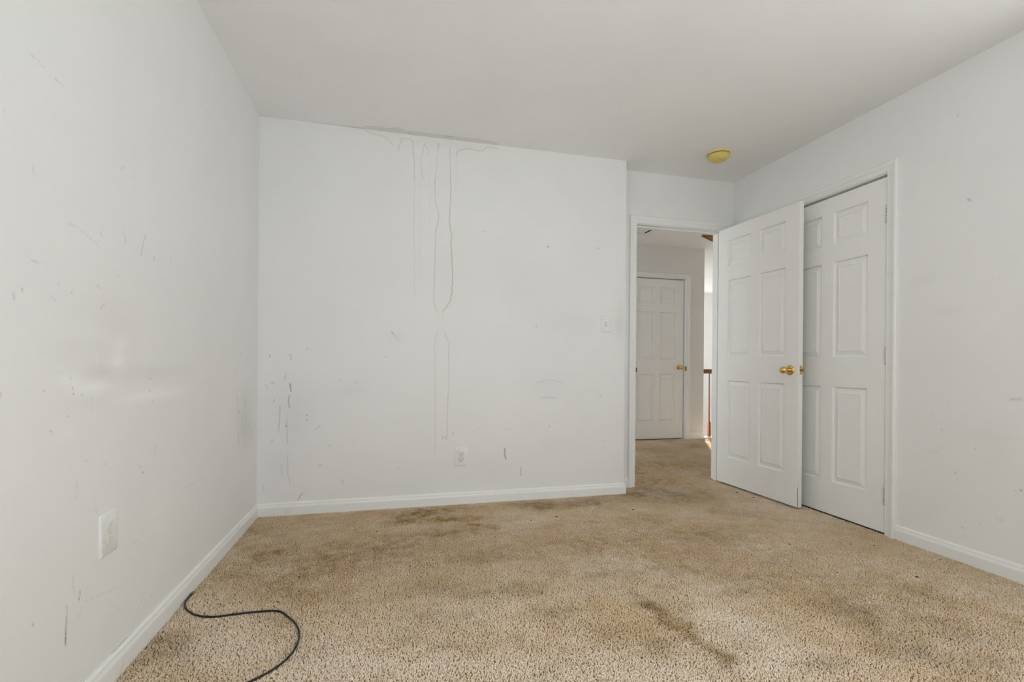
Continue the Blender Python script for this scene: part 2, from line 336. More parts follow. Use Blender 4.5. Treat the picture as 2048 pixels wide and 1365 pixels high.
LEFT_STROKES = [
 (R_,2,.2,[(138,448),(150,453),(165,462),(185,480),(200,497)]), (R_,1.8,.42,[(247,463),(250,475),(252,488)]), (R_,1.8,.5,[(292,468),(287,485),(282,510)]),
 (R_,2.6,.6,[(309,515),(309,521)]), (R_,2,.22,[(64,521),(80,527),(95,533)]), (R_,2,.3,[(95,595),(105,596),(112,602)]), (R_,2,.5,[(116,573),(118,570)]),
 (R_,2,.5,[(200,619),(205,613)]), (R_,3,.75,[(207,610),(209,609)]), (R_,2,.45,[(44,582),(45,577)]), (R_,2,.35,[(27,586),(27,598)]), (R_,2,.4,[(142,587),(146,588)]),
 (R_,2,.45,[(109,680),(115,680)]), (R_,3,.85,[(140,756),(142,757)]), (R_,3,.7,[(87,782),(88,783)]), (R_,2,.55,[(145,776),(147,783)]), (R_,2,.5,[(146,788),(148,789)]), (R_,3,.6,[(163,792),(165,792)]),
 (R_,4,.7,[(0,786),(1,796)]), (R_,2.4,.6,[(299,757),(303,758)]), (R_,2.2,.6,[(298,781),(300,783)]), (R_,2,.4,[(304,801),(307,804)]), (R_,2.4,.55,[(135,833),(136,834)]), (R_,3,.3,[(236,550),(237,555)]),
 (R_,2,.3,[(85,704),(88,706)]), (R_,2,.3,[(76,692),(84,690)]), (R_,2,.4,[(195,572),(200,577)]), (R_,2,.45,[(212,582),(214,583)]), (R_,2,.3,[(201,466),(205,472)]), (R_,2,.4,[(173,654),(175,655)]),
 (R_,1.8,.3,[(302,404),(307,407)]), (R_,2,.6,[(413,219),(414,224)]), (R_,2,.4,[(413,388),(413,392)]), (R_,2,.2,[(60,108),(75,118),(88,137)]), (R_,2,.3,[(110,158),(118,163),(125,170)]),
 (R_,5,.16,[(243,338),(248,333)]), (R_,3,.2,[(265,352),(270,357)]), (R_,8,.10,[(65,330),(67,345)]), (R_,4,.10,[(105,222),(110,232)]), (R_,3,.3,[(9,222),(12,226)]),
 (R_,2,.35,[(471,736),(471,757)]), (R_,2.4,.32,[(473,780),(476,830),(476,890)]), (R_,2,.55,[(490,798),(492,815)]), (R_,2,.45,[(476,818),(478,826),(480,822)]), (R_,2,.4,[(483,830),(484,878)]),
 (R_,2,.32,[(499,845),(502,880)]), (R_,2.2,.30,[(477,868),(479,898)]), (R_,2,.28,[(492,830),(493,860)]), (R_,2,.22,[(489,786),(488,900)]), (R_,2,.25,[(505,860),(506,890)]),
 (R_,1.8,.35,[(481,707),(484,710)]), (R_,2,.4,[(383,654),(384,656)]), (R_,2,.25,[(340,535),(342,517)]),
 (R_,3.4,.6,[(31,998),(30,1004)]), (R_,2.4,.25,[(155,958),(153,985),(152,1000)]), (R_,2.4,.6,[(172,923),(175,920)]), (R_,2,.6,[(208,928),(209,929)]), (R_,2,.6,[(281,933),(282,934)]), (R_,2.4,.8,[(285,945),(286,947)]),
 (R_,2,.3,[(310,889),(310,908)]), (R_,6,.12,[(192,1018),(193,1026)]), (R_,3,.18,[(262,1088),(275,1080)]), (R_,2.4,.28,[(146,1150),(146,1170),(148,1184)]), (R_,2.6,.8,[(161,1181),(159,1192),(157,1203)]),
 (R_,2,.5,[(133.5,1212),(133,1235)]), (R_,3.6,1.0,[(133,1232),(132,1262),(130.5,1292)]), (R_,2.4,.5,[(65,1255),(67,1247)]), (R_,3,.18,[(166,1214),(155,1240)]), (R_,2,.35,[(398,1012),(398,1025)]),
 (R_,2.6,.7,[(313,1219),(302,1229),(290,1241)]), (R_,2.2,.55,[(290,1241),(268,1263),(244,1287),(222,1310)]), (R_,2,.5,[(282,1206),(283,1201)]), (R_,2,.45,[(237,1222),(238,1218)]), (R_,2,.3,[(302,1196),(304,1192)]), (R_,2,.45,[(350,1056),(351,1057)]),  # long strokes by the baseboard paint the shade of its top gap
 (R_,2.4,.35,[(101,863),(104,867),(103,889)]), (R_,2,.3,[(325,985),(327,988)]), (R_,1.8,.12,[(360,985),(385,968),(410,955)]), (R_,1.8,.15,[(170,1205),(200,1190),(235,1176)]),
 (B_,2.2,.35,[(193,705),(194,750)]), (B_,2.2,.4,[(191,792),(191,835)]), (B_,2,.25,[(101,710),(101,755)]),
]
LEFT_SMUDGE = [
 (R_,.09,490,835,14,60), (R_,.06,495,870,12,30), (G_,.07,490,830,10,40), (G_,.06,235,640,55,70), (G_,.11,200,745,25,14), (G_,.09,300,745,60,16), (B_,.6,235,725,15,13), (B_,.4,240,690,15,20),
 (B_,.55,185,775,40,13), (B_,.4,135,760,25,10), (B_,.4,300,790,70,12), (R_,.06,185,806,45,14), (R_,.04,150,700,60,30), (B_,.2,130,870,22,16), (B_,.2,180,665,35,18), (R_,.03,330,560,60,80),
]
RIGHT_STROKES = [
 (R_,3.6,.75,[(1936,399),(1940,401)]), (R_,2.4,.4,[(1918,227),(1915,233)]), (R_,5,.22,[(2022,800),(2032,798),(2042,799)]), (R_,5,.14,[(1994,1040),(2004,1041)]), (R_,2,.5,[(1884,860),(1885,861)]), (R_,2,.5,[(1950,897),(1952,900)]),
 (R_,2.4,.6,[(1911,946),(1912,948)]), (R_,2.2,.6,[(2030,982),(2031,983)]), (R_,2.6,.75,[(2041,981),(2043,982)]), (R_,2,.45,[(1924,1055),(1928,1058)]), (R_,2,.35,[(1959,1046),(1962,1049)]), (R_,2,.3,[(1863,828),(1866,829)]), (R_,2,.3,[(1997,557),(2000,558)]),
 (R_,1.8,.14,[(1852,903),(1876,906)]),
]
RIGHT_SMUDGE = [(R_,.05,2032,799,14,5), (R_,.04,1960,870,50,14), (R_,.04,1850,560,40,10), (R_,.04,1900,620,40,8), (R_,.04,2000,900,40,60)]

def wobble(P, w):
    out = [P[0]]
    for a, b in zip(P[:-1], P[1:]):
        n = max(1, int(math.hypot(b[0]-a[0], b[1]-a[1])/(4*w)))
        for k in range(1, n+1):
            t = k/n; out.append((a[0]+(b[0]-a[0])*t+RNG.normal(0, .45*w), a[1]+(b[1]-a[1])*t+RNG.normal(0, .3*w)))
    return out
def paint(us, vs, strokes, smudges, axis, val, ua, va):
    """marks colour on a rectilinear grid (us x vs) of the plane axis = val"""
    A = np.zeros((len(vs), len(us), 3), np.float32)
    for ch, wpx, st, pts in strokes:
        P = []; w = 0
        for x, y in pts:
            p, mpp = hit(axis, val, x, y); P.append((p[ua], p[va])); w = max(w, mpp)
        hw = max(wpx*w*.40, .0014)
        if ch == G_ and len(P) > 2:
            P = wobble(P, w)
        L = np.zeros(A.shape[:2], np.float32)
        for (a0, b0), (a1, b1) in zip(P[:-1], P[1:]):
            m = hw*2.5
            i0, i1 = np.searchsorted(us, [min(a0, a1)-m, max(a0, a1)+m]); j0, j1 = np.searchsorted(vs, [min(b0, b1)-m, max(b0, b1)+m])
            if i1 <= i0 or j1 <= j0: continue
            U, V = np.meshgrid(us[i0:i1], vs[j0:j1]); d0 = np.array([a1-a0, b1-b0]); q = d0@d0+1e-12
            t = np.clip(((U-a0)*d0[0]+(V-b0)*d0[1])/q, 0, 1)
            d = np.hypot(U-a0-t*d0[0], V-b0-t*d0[1])
            L[j0:j1, i0:i1] = np.maximum(L[j0:j1, i0:i1], np.exp(-(d/hw)**2))
        A[..., ch] = np.maximum(A[..., ch], st*(1.15 if ch == G_ else 1.12)*L)
    for ch, st, x, y, sx, sy in smudges:
        p, mpp = hit(axis, val, x, y); q, _ = hit(axis, val, x+sx, y); r, _ = hit(axis, val, x, y+sy)
        su = max(abs(q[ua]-p[ua]), .01); sv = max(abs(r[va]-p[va]), .01)
        A[..., ch] += (st*np.exp(-((us-p[ua])/su)**2)[None, :]*np.exp(-((vs-p[va])/sv)**2)[:, None]).astype(np.float32)
    return np.clip(A, 0, 1)

def grid_plane(us, vs, axis, val, ua, va, holes=()):
    """verts and quads (numpy) of a rectilinear grid; cells inside holes dropped"""
    U, V = np.meshgrid(us, vs); n = U.size; co = np.zeros((n, 3), np.float32); co[:, axis] = val; co[:, ua] = U.ravel(); co[:, va] = V.ravel()
    nu, nv = len(us), len(vs); i, j = np.meshgrid(np.arange(nu-1), np.arange(nv-1)); a = (j*nu+i).ravel()
    q = np.stack([a, a+1, a+1+nu, a+nu], 1)
    uc = ((us[:-1]+us[1:])/2)[i.ravel()]; vc = ((vs[:-1]+vs[1:])/2)[j.ravel()]; keep = np.ones(len(q), bool)
    for u0, u1, v0, v1 in holes: keep &= ~((uc > u0) & (uc < u1) & (vc > v0) & (vc < v1))
    return co, q[keep]
def spaced(*spec):
    """(start, step), (start, step), ..., end  ->  sorted break points"""
    out = []
    for (s0, st), nx in zip(spec[:-1], spec[1:]):
        e = nx[0] if isinstance(nx, tuple) else nx
        n = max(1, int(round((e-s0)/st))); out += list(np.linspace(s0, e, n, endpoint=False))
    return np.array(out+[spec[-1]])
def big_mesh(name, co, quads, boxes=(), flip=False, marks=None, attr='marks'):
    me = bpy.data.meshes.new(name)
    if flip: quads = quads[:, ::-1]
    mb = MB()
    for a, b in boxes: mb.box(a, b)
    bv = np.array(mb.v, np.float32).reshape(-1, 3); bf = np.array(mb.f, np.int64).reshape(-1, 4)+len(co)
    V = np.concatenate([co, bv]); Q = np.concatenate([quads, bf]).astype(np.int32)
    me.vertices.add(len(V)); me.vertices.foreach_set('co', V.ravel())
    me.loops.add(Q.size); me.loops.foreach_set('vertex_index', Q.ravel())
    me.polygons.add(len(Q)); me.polygons.foreach_set('loop_start', np.arange(0, Q.size, 4, dtype=np.int32)); me.polygons.foreach_set('loop_total', np.full(len(Q), 4, np.int32))
    me.update(calc_edges=True); me.validate()
    if marks is not None:
        at = me.attributes.new(attr, 'FLOAT_COLOR', 'POINT'); c = np.ones((len(V), 4), np.float32); c[:, :3] = 0; c[:len(co), :3] = marks.reshape(-1, 3); at.data.foreach_set('color', c.ravel())
    return me
def struct(name, me, mat, label=None, cat=None):
    return tag(link(name, me, mat), label, cat, kind='structure')

# ------------------------------------------------------------------ walls and ceiling
e = .0006
us = spaced((0, .0031), (1.35, .0042), XE); vs_ = spaced((0, .012), (.09, .0045), (2.44))
co, q = grid_plane(us, vs_, 1, 0.0, 0, 2)
struct('wall_back', big_mesh('wall_back', co, q, [((-WT, e, -.02), (XE-e, REC+WT, H+.02)), ((XE-.01, e, 0), (XE, REC+.01, H))], False, paint(us, vs_, BACK_STROKES, BACK_SMUDGE, 1, 0.0, 0, 2)), M_WALL, 'long white back wall with water drip stains below the ceiling', 'wall')
lw = ADDED_LEFT_WINDOWS[0]
us = spaced((Y_REAR, .2), (lw[0], .2), (lw[1], .02), (-2.06, .006), (-1.75, .004), 0.0); vs_ = spaced((0, .012), (.07, .005), (lw[2], .005), (lw[3], .005), (2.44))
co, q = grid_plane(us, vs_, 0, 0.0, 1, 2, [lw])
struct('wall_left', big_mesh('wall_left', co, q, [((-WT, Y_REAR-WT, -.02), (-e, lw[0], H+.02)), ((-WT, lw[0], -.02), (-e, lw[1], lw[2])), ((-WT, lw[0], lw[3]), (-e, lw[1], H+.02)), ((-WT, lw[1], -.02), (-e, REC+WT, H+.02))], True, paint(us, vs_, LEFT_STROKES, LEFT_SMUDGE, 0, 0.0, 1, 2)), M_WALL, 'scuffed white side wall with a power outlet near the cable', 'wall')
rw = ADDED_RIGHT_WINDOWS[0]
us = spaced((Y_REAR, .2), (rw[0], .2), (rw[1], .01), (-1.80, .005), (-1.16, .05), (CL_Y0-.02, .2), (CL_Y1+.02, .1), REC); vs_ = spaced((0, .02), (.07, .007), (rw[2], .007), (DOOR_Z+.02, .007), (rw[3], .007), 2.44)
hole = (CL_Y0-.02, CL_Y1+.02, -1, DOOR_Z+.02)
co, q = grid_plane(us, vs_, 0, XR, 1, 2, [hole, rw])
struct('wall_right', big_mesh('wall_right', co, q, [((XR+e, Y_REAR-WT, -.02), (XR+WT, rw[0], H+.02)), ((XR+e, rw[0], -.02), (XR+WT, rw[1], rw[2])), ((XR+e, rw[0], rw[3]), (XR+WT, rw[1], H+.02)), ((XR+e, rw[1], -.02), (XR+WT, CL_Y0-.02, H+.02)), ((XR+e, CL_Y1+.02, -.02), (XR+WT, REC, H+.02)), ((XR+e, CL_Y0-.02, DOOR_Z+.02), (XR+WT, CL_Y1+.02, H+.02))], False, paint(us, vs_, RIGHT_STROKES, RIGHT_SMUDGE, 0, XR, 1, 2)), M_WALL, 'white wall with the closet doorway and a few small marks', 'wall')
def wall_boxes(name, boxes, mat, label):
    mb = MB()
    for a, b in boxes: mb.box(a, b)
    return tag(mb.build(name, mat), label, 'wall', kind='structure')
wall_boxes('wall_entry', [((XE, REC, -.02), (DOOR_X0-.02, REC+WT, H+.02)), ((DOOR_X1+.02, REC, -.02), (HALL_X1, REC+WT, H+.02)), ((DOOR_X0-.02, REC, DOOR_Z+.02), (DOOR_X1+.02, REC+WT, H+.02)), ((HALL_X0-WT, REC, -.02), (XE, REC+WT, H+.02))], M_WALLP, 'set-back white wall holding the open bedroom doorway')
def holed_boxes(u0, u1, z0, z1, holes, mk):
    """partition of a wall strip around window holes sorted along u"""
    out = []; c = u0
    for a, b, h0, h1 in sorted(holes):
        out += [mk(c, a, z0, z1), mk(a, b, z0, h0), mk(a, b, h1, z1)]; c = b
    out.append(mk(c, u1, z0, z1)); return out
wall_boxes('wall_rear', holed_boxes(-WT, XR+WT, -.02, H+.02, REAR_WINDOWS, lambda a, b, c, d: ((a, Y_REAR-WT, c), (b, Y_REAR, d))), M_WALLP, 'white rear wall with two sash windows')
# closet behind the closed door
wall_boxes('wall_closet', [((4.25, -1.45, -.02), (4.35, REC, H+.02)), ((XR+WT, -1.45, -.02), (4.25, -1.35, H+.02))], M_WALLP, 'inner walls of the closet')
# hall and stairwell
wall_boxes('wall_hall', [((HALL_X0-WT, HALL_Y, -.02), (HD_X0-.02, HALL_Y+WT, H+.02)), ((HD_X1+.02, HALL_Y, -.02), (WALL_END, HALL_Y+WT, H+.02)), ((HD_X0-.02, HALL_Y, DOOR_Z+.02), (HD_X1+.02, HALL_Y+WT, H+.02)), *holed_boxes(REC+WT, HALL_Y, -.02, H+.02, ADDED_HALL_WINDOWS, lambda a, b, c, d: ((HALL_X0-WT, a, c), (HALL_X0, b, d))),
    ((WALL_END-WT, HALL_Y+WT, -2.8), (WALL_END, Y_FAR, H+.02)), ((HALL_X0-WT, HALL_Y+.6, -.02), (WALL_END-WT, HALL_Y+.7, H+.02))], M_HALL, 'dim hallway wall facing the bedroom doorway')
wall_boxes('wall_stairwell', holed_boxes(WALL_END-WT, X_FOYER+WT, -2.8, H+.02, FAR_WINDOWS, lambda a, b, c, d: ((a, Y_FAR, c), (b, Y_FAR+WT, d))) +
    holed_boxes(REC, Y_FAR, -2.8, H+.02, ADDED_SIDE_WINDOWS, lambda a, b, c, d: ((X_FOYER, a, c), (X_FOYER+WT, b, d))) + [((WALL_END-WT, HALL_Y+.09, -2.8), (X_FOYER, HALL_Y+.11, -.2)), ((HALL_X1, REC, -.02), (X_FOYER, REC+WT, H+.02))], M_WALLP, 'bright white stairwell wall beyond the handrail')

us = spaced((-WT, .3), (.60, .004), (1.95, .3), (X_FOYER+WT)); vs_ = spaced((Y_REAR-WT, .4), (-.16, .0035), (0.0, .35), Y_FAR+WT)
co, q = grid_plane(us, vs_, 2, H, 0, 1)
cm = paint(us, vs_, CEIL_STROKES, [], 2, H, 0, 1)
poly = np.array([hit(2, H, x, y)[0][:2] for x, y in CEIL_FILL])        # stained strip between its tide line and the wall
yb = np.interp(us, poly[:, 0], poly[:, 1], left=1, right=1)
cm[..., G_] = np.maximum(cm[..., G_], .17*((vs_[:, None] > yb[None, :]) & (vs_[:, None] < .001)))
struct('ceiling', big_mesh('ceiling', co, q, [((-WT, Y_REAR-WT, H+e), (X_FOYER+WT, Y_FAR+WT, H+.12))], True, cm), M_CEIL, 'flat white ceiling with a brown water stain along the back wall', 'ceiling')

# ------------------------------------------------------------------ floor and carpet pile
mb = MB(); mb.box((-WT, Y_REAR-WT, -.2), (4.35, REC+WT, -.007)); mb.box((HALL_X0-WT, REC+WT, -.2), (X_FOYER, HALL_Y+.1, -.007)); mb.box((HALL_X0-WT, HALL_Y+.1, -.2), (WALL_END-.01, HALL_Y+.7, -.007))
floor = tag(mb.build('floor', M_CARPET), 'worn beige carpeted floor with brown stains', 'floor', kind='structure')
tag(MB().box((WALL_END-WT, HALL_Y+.1, -2.9), (X_FOYER+WT, Y_FAR+WT, -2.8)).build('floor_stairwell', M_WALLP), 'lower floor of the stairwell', 'floor', kind='structure')

SOIL_TONES = [ (0,.18,1000,1085,700,50,0), (0,.16,700,1130,300,50,0), (0,.15,1450,1120,350,60,10), (0,.16,1800,1200,250,60,15), (0,.30,1340,940,90,50,0), (2,.35,950,1340,500,40,0),  # broad bands: browner over middle and far carpet, paler near the camera
  # (channel, strength, cx, cy, sx, sy, tilt_deg) in pixels on the floor
 (0,.60,830,1030,50,7,-3), (0,.55,800,1045,30,5,-8), (0,.70,905,1040,60,5,-2), (0,.45,880,1020,70,6,-3), (0,.45,950,1052,35,4,0), (0,.38,900,1066,60,6,-5), (0,.25,985,1058,20,6,20), (1,.25,860,1068,40,5,-4),
 (1,.52,1080,1015,32,7,0), (1,.42,1060,1008,45,5,-3), (1,.48,1180,1006,45,6,0), (0,.40,1130,1012,60,6,0), (1,.55,1268,990,30,6,0), (1,.42,1330,985,60,6,10), (0,.25,1215,998,50,6,0), (0,.18,640,1040,60,6,-4),
 (1,.55,1292,1207,20,8,28), (0,.60,1300,1213,24,9,28), (1,.40,1326,1222,12,6,30), (0,.45,1335,1242,30,13,45), (0,.40,1370,1262,34,13,45), (0,.40,1400,1285,30,12,45), (0,.45,1437,1312,30,10,40), (0,.35,1460,1330,20,8,40), (0,.25,1490,1352,22,7,40), (0,.20,1310,1290,30,30,0), (0,.22,1230,1270,50,25,0), (1,.20,1272,1190,16,6,30),
 (0,.30,520,1115,35,12,-20), (0,.25,560,1105,40,12,-20), (0,.24,600,1150,60,18,-15), (0,.24,660,1120,60,20,0), (0,.20,560,1180,50,18,0), (0,.22,640,1190,60,18,0), (0,.24,560,1245,30,12,20), (0,.20,545,1262,20,10,0),
 (1,.25,480,1075,25,8,-40), (1,.28,430,1125,22,9,-45), (1,.30,385,1170,20,9,-45), (1,.30,345,1215,22,9,-45), (1,.32,340,1290,45,18,-20), (1,.25,300,1280,22,14,-45), (1,.28,270,1330,22,12,-40), (1,.22,480,1155,50,10,0), (1,.22,520,1060,50,8,0), (1,.22,350,1300,30,25,0),
 (1,.24,900,1180,90,14,0), (1,.26,1030,1180,60,12,-5), (1,.30,1120,1225,50,12,-8), (1,.24,870,1230,60,12,0), (1,.26,900,1295,35,8,0), (1,.22,1220,1150,80,12,0), (1,.26,960,1115,80,10,-5), (0,.20,760,1090,90,12,-4), (1,.25,800,1100,50,8,0), (1,.24,740,1110,40,8,0),
 (1,.26,1540,1130,20,6,0), (1,.30,1520,1180,60,10,0), (1,.26,1500,1155,60,7,0), (1,.32,1700,1215,70,16,15), (1,.26,1760,1260,90,18,20), (1,.24,1850,1190,60,9,20), (1,.24,1900,1260,90,18,20), (1,.26,1820,1310,70,16,10), (1,.22,1950,1330,70,20,10), (1,.20,1650,1330,50,12,0), (1,.24,1460,1025,50,8,5), (1,.24,1400,1075,60,10,0), (1,.2,1380,1140,60,10,0),
 (1,.35,1345,1000,70,8,0), (1,.30,1400,985,35,6,20), (0,.28,1320,965,55,7,0), (1,.28,1410,952,14,5,0), (0,.22,1300,900,40,4,0), (1,.24,1390,892,20,4,0), (0,.35,1277,950,6,25,0), (0,.2,1340,930,60,6,0), (1,.22,1330,915,30,3,0), (0,.2,1440,1060,90,12,0), (0,.2,1280,1040,60,10,0), (0,.18,1180,1090,90,12,0),
 (2,.5,1450,1235,70,20,25), (2,.45,1530,1275,80,25,20), (2,.4,1560,1330,90,25,0), (2,.35,820,1330,200,30,0), (2,.3,1100,1340,160,25,0), (2,.35,420,1255,50,16,0), (2,.35,470,1300,70,25,0), (2,.25,960,1047,60,4,0), (2,.35,1320,1350,60,25,0), (2,.3,640,1300,80,30,0), (2,.25,1700,1340,80,16,0),
]
def carpet_patch(name, x0, x1, y0, y1, dens, step=.014):
    us = spaced((x0, step), x1); vs_ = spaced((y0, step), y1)
    co, q = grid_plane(us, vs_, 2, -.006, 0, 1)
    X, Y = np.meshgrid(us, vs_)
    # soil is laid out from floor points seen in the photograph
    A = np.zeros((*X.shape, 3), np.float32)
    wob = .02*np.sin(X*23+3*np.sin(Y*17))+.02*np.sin(Y*29+2*np.sin(X*31))
    for ch, st, x, y, sx, sy, tilt in SOIL_TONES:
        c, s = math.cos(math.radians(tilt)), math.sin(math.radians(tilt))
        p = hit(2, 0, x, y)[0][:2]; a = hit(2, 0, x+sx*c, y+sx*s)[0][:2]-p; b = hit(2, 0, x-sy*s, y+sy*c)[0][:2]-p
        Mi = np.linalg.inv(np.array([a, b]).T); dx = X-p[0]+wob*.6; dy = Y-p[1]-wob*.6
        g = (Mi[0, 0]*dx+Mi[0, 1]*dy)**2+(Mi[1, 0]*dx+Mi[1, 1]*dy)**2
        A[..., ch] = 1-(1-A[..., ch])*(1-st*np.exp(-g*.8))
    me = big_mesh(name, co, q, (), False, A, 'soil_tone')
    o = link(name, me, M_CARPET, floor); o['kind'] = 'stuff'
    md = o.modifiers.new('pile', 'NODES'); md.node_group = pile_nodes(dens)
    return o
# one tuft: a short twisted yarn end
def tuft_mesh():
    V, Fc = [], []; n = 5
    for k, (h, r, ox) in enumerate([(0, .0018, 0), (.0035, .0025, .0004), (.0066, .0022, .0012), (.0084, .0010, .0020)]):
        for i in range(n):
            t = 2*math.pi*i/n+k*.5; V.append((ox+r*math.cos(t), r*math.sin(t), h))
    for k in range(3):
        for i in range(n): Fc.append((k*n+i, k*n+(i+1) % n, (k+1)*n+(i+1) % n, (k+1)*n+i))
    Fc.append(tuple(range(3*n, 4*n)))
    me = mesh_from(V, Fc, 'yarn_tuft'); me.materials.append(M_TUFT); me.polygons.foreach_set('use_smooth', [True]*len(me.polygons)); return me
TUFT = tuft_mesh()
def pile_nodes(dens):
    g = bpy.data.node_groups.new('carpet_pile_nodes', 'GeometryNodeTree')
    g.interface.new_socket('Geometry', in_out='INPUT', socket_type='NodeSocketGeometry'); g.interface.new_socket('Geometry', in_out='OUTPUT', socket_type='NodeSocketGeometry')
    N = g.nodes.new; L = g.links.new
    gi = N('NodeGroupInput'); go = N('NodeGroupOutput'); dp = N('GeometryNodeDistributePointsOnFaces'); dp.inputs['Density'].default_value = dens; dp.inputs['Seed'].default_value = 5
    oi = N('GeometryNodeObjectInfo'); oi.inputs['Object'].default_value = TUFT_OBJ; oi.inputs['As Instance'].default_value = True
    ip = N('GeometryNodeInstanceOnPoints'); rr = N('FunctionNodeRandomValue'); rr.data_type = 'FLOAT_VECTOR'
    rr.inputs[0].default_value = (-.45, -.45, 0); rr.inputs[1].default_value = (.45, .45, 6.283)
    rs = N('FunctionNodeRandomValue'); rs.data_type = 'FLOAT'; rs.inputs[2].default_value = .75; rs.inputs[3].default_value = 1.25; rs.inputs['Seed'].default_value = 3
    jn = N('GeometryNodeJoinGeometry')
    L(gi.outputs[0], dp.inputs[0]); L(dp.outputs[0], ip.inputs['Points']); L(oi.outputs['Geometry'], ip.inputs['Instance']); L(rr.outputs[0], ip.inputs['Rotation']); L(rs.outputs[1], ip.inputs['Scale'])
    L(ip.outputs[0], jn.inputs[0]); L(gi.outputs[0], jn.inputs[0]); L(jn.outputs[0], go.inputs[0])
    return g
# the tuft itself also lies in the carpet: one more yarn end, under the edge of the pile
TUFT_OBJ = link('yarn_tuft', TUFT, None, floor); TUFT_OBJ['kind'] = 'stuff'; TUFT_OBJ.location = (3.3, -3.3, -.006)
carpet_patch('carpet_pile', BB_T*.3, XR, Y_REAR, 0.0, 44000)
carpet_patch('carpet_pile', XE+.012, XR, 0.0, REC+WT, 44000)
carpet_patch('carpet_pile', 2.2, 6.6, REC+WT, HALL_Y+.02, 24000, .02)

# ------------------------------------------------------------------ baseboards
BPROF = [(0, 0), (.0125, 0), (.0125, .052), (.0118, .058), (.009, .066), (.0075, .076), (.004, .082), (0, .082)]
def baseboard(name, p0, p1, nrm, label, m0=0, m1=0, mat=None):
    """p0 -> p1 along the wall foot; nrm points into the room; m: mitre (+1 outside corner, -1 inside corner)"""
    p0 = Vector((*p0, 0)); p1 = Vector((*p1, 0)); d = (p1-p0).normalized(); n = Vector((*nrm, 0))
    ra = [tuple(p0-d*(t*m0)+n*t+Vector((0, 0, z-.004))) for t, z in BPROF]; rb = [tuple(p1+d*(t*m1)+n*t+Vector((0, 0, z-.004))) for t, z in BPROF]
    return tag(MB().sweep(ra, rb).build(name, mat or M_TRIM), label, 'baseboard', kind='structure')
baseboard('baseboard_back', (0, 0), (XE, 0), (0, -1), 'white painted baseboard along the long back wall', -1, 1)
baseboard('baseboard_left', (0, Y_REAR), (0, 0), (1, 0), 'white painted baseboard beside the black cable', -1, -1)
baseboard('baseboard_return', (XE, 0), (XE, REC), (1, 0), 'short baseboard piece on the wall corner by the doorway', 1, -1)
baseboard('baseboard_entry', (XE, REC), (DOOR_X0-.060, REC), (0, -1), 'tiny baseboard piece beside the doorway casing', -1, 0)
baseboard('baseboard_right', (XR, Y_REAR), (XR, CL_Y0-.064), (-1, 0), 'white painted baseboard beyond the closet casing', -1, 0)
baseboard('baseboard_closet', (XR, CL_Y1+.064), (XR, REC), (-1, 0), 'baseboard piece behind the open door', 0, -1)
baseboard('baseboard_rear', (0, Y_REAR), (XR, Y_REAR), (0, 1), 'white painted baseboard under the windows', -1, -1)
baseboard('baseboard_hall', (HD_X1+.064, HALL_Y), (WALL_END, HALL_Y), (0, -1), 'hallway baseboard between the casing and the wall end', 0, 1)
baseboard('baseboard_hallend', (WALL_END, HALL_Y), (WALL_END, HALL_Y+WT), (1, 0), 'short baseboard on the hallway wall end', 1, 0)

# ------------------------------------------------------------------ door casings and jambs
CPROF = [(0, 0), (0, .008), (.003, .0105), (.0065, .0105), (.0075, .0085), (.0095, .0085), (.0105, .0105), (.028, .012), (.031, .0155), (.036, .017), (.046, .019), (.053, .018), (.058, .014), (.058, 0)]
def casing(name, to_world, a0, a1, ztop, label, legs=(True, True), z0=-.004):
    """to_world(a, out, z); opening a0..a1, top ztop, 5 mm reveal"""
    root = empty(name, to_world((a0+a1)/2, 0, 0)); tag(root, label, 'door casing', kind='structure')
    L = Vector(root.location); r = .005
    def pt(a, o, z): return tuple(Vector(to_world(a, o, z))-L)
    if legs[0]: MB().sweep([pt(a0-r-w, t, z0) for w, t in CPROF], [pt(a0-r-w, t, ztop+r+w) for w, t in CPROF]).build('side_casing', M_TRIM, root)
    if legs[1]: MB().sweep([pt(a1+r+w, t, z0) for w, t in CPROF], [pt(a1+r+w, t, ztop+r+w) for w, t in CPROF]).build('side_casing', M_TRIM, root)
    MB().sweep([pt(a0-r-w, t, ztop+r+w) for w, t in CPROF], [pt(a1+r+w, t, ztop+r+w) for w, t in CPROF]).build('head_casing', M_TRIM, root)
    return root, pt
def jambs(root, pt, a0, a1, ztop, stop0, stop1, depth=WT):
    def bx(name, p, q):
        a = Vector(pt(*p)); b = Vector(pt(*q)); lo = [min(i, j) for i, j in zip(a, b)]; hi = [max(i, j) for i, j in zip(a, b)]
        MB().box(lo, hi).build(name, M_TRIM, root, bevel=.001, seg=1)
    bx('side_jamb', (a0-.0195, 0, -.006), (a0, -depth, ztop)); bx('side_jamb', (a1, 0, -.006), (a1+.0195, -depth, ztop)); bx('head_jamb', (a0-.0195, 0, ztop), (a1+.0195, -depth, ztop+.0195))
    bx('door_stop', (a0, stop0, -.006), (a0+.011, stop1, ztop)); bx('door_stop', (a1-.011, stop0, -.006), (a1, stop1, ztop)); bx('door_stop', (a0+.011, stop0, ztop-.011), (a1-.011, stop1, ztop))
t1, pt1 = casing('trim_1', lambda a, o, z: (a, REC-o, z), DOOR_X0, DOOR_X1, DOOR_Z, 'white casing around the open bedroom doorway')
jambs(t1, pt1, DOOR_X0, DOOR_X1, DOOR_Z, -.039, -.073)
tl = MB(); tl.box((DOOR_X0-.0015, REC+.006, .875), (DOOR_X0+.0012, REC+.034, .935)); tl.box((DOOR_X0-.003, REC-.0175, .888), (DOOR_X0+.0012, REC+.006, .922))
sp_ = tl.build('strike_plate', M_BRASSD, t1); sp_.location = -Vector(t1.location)
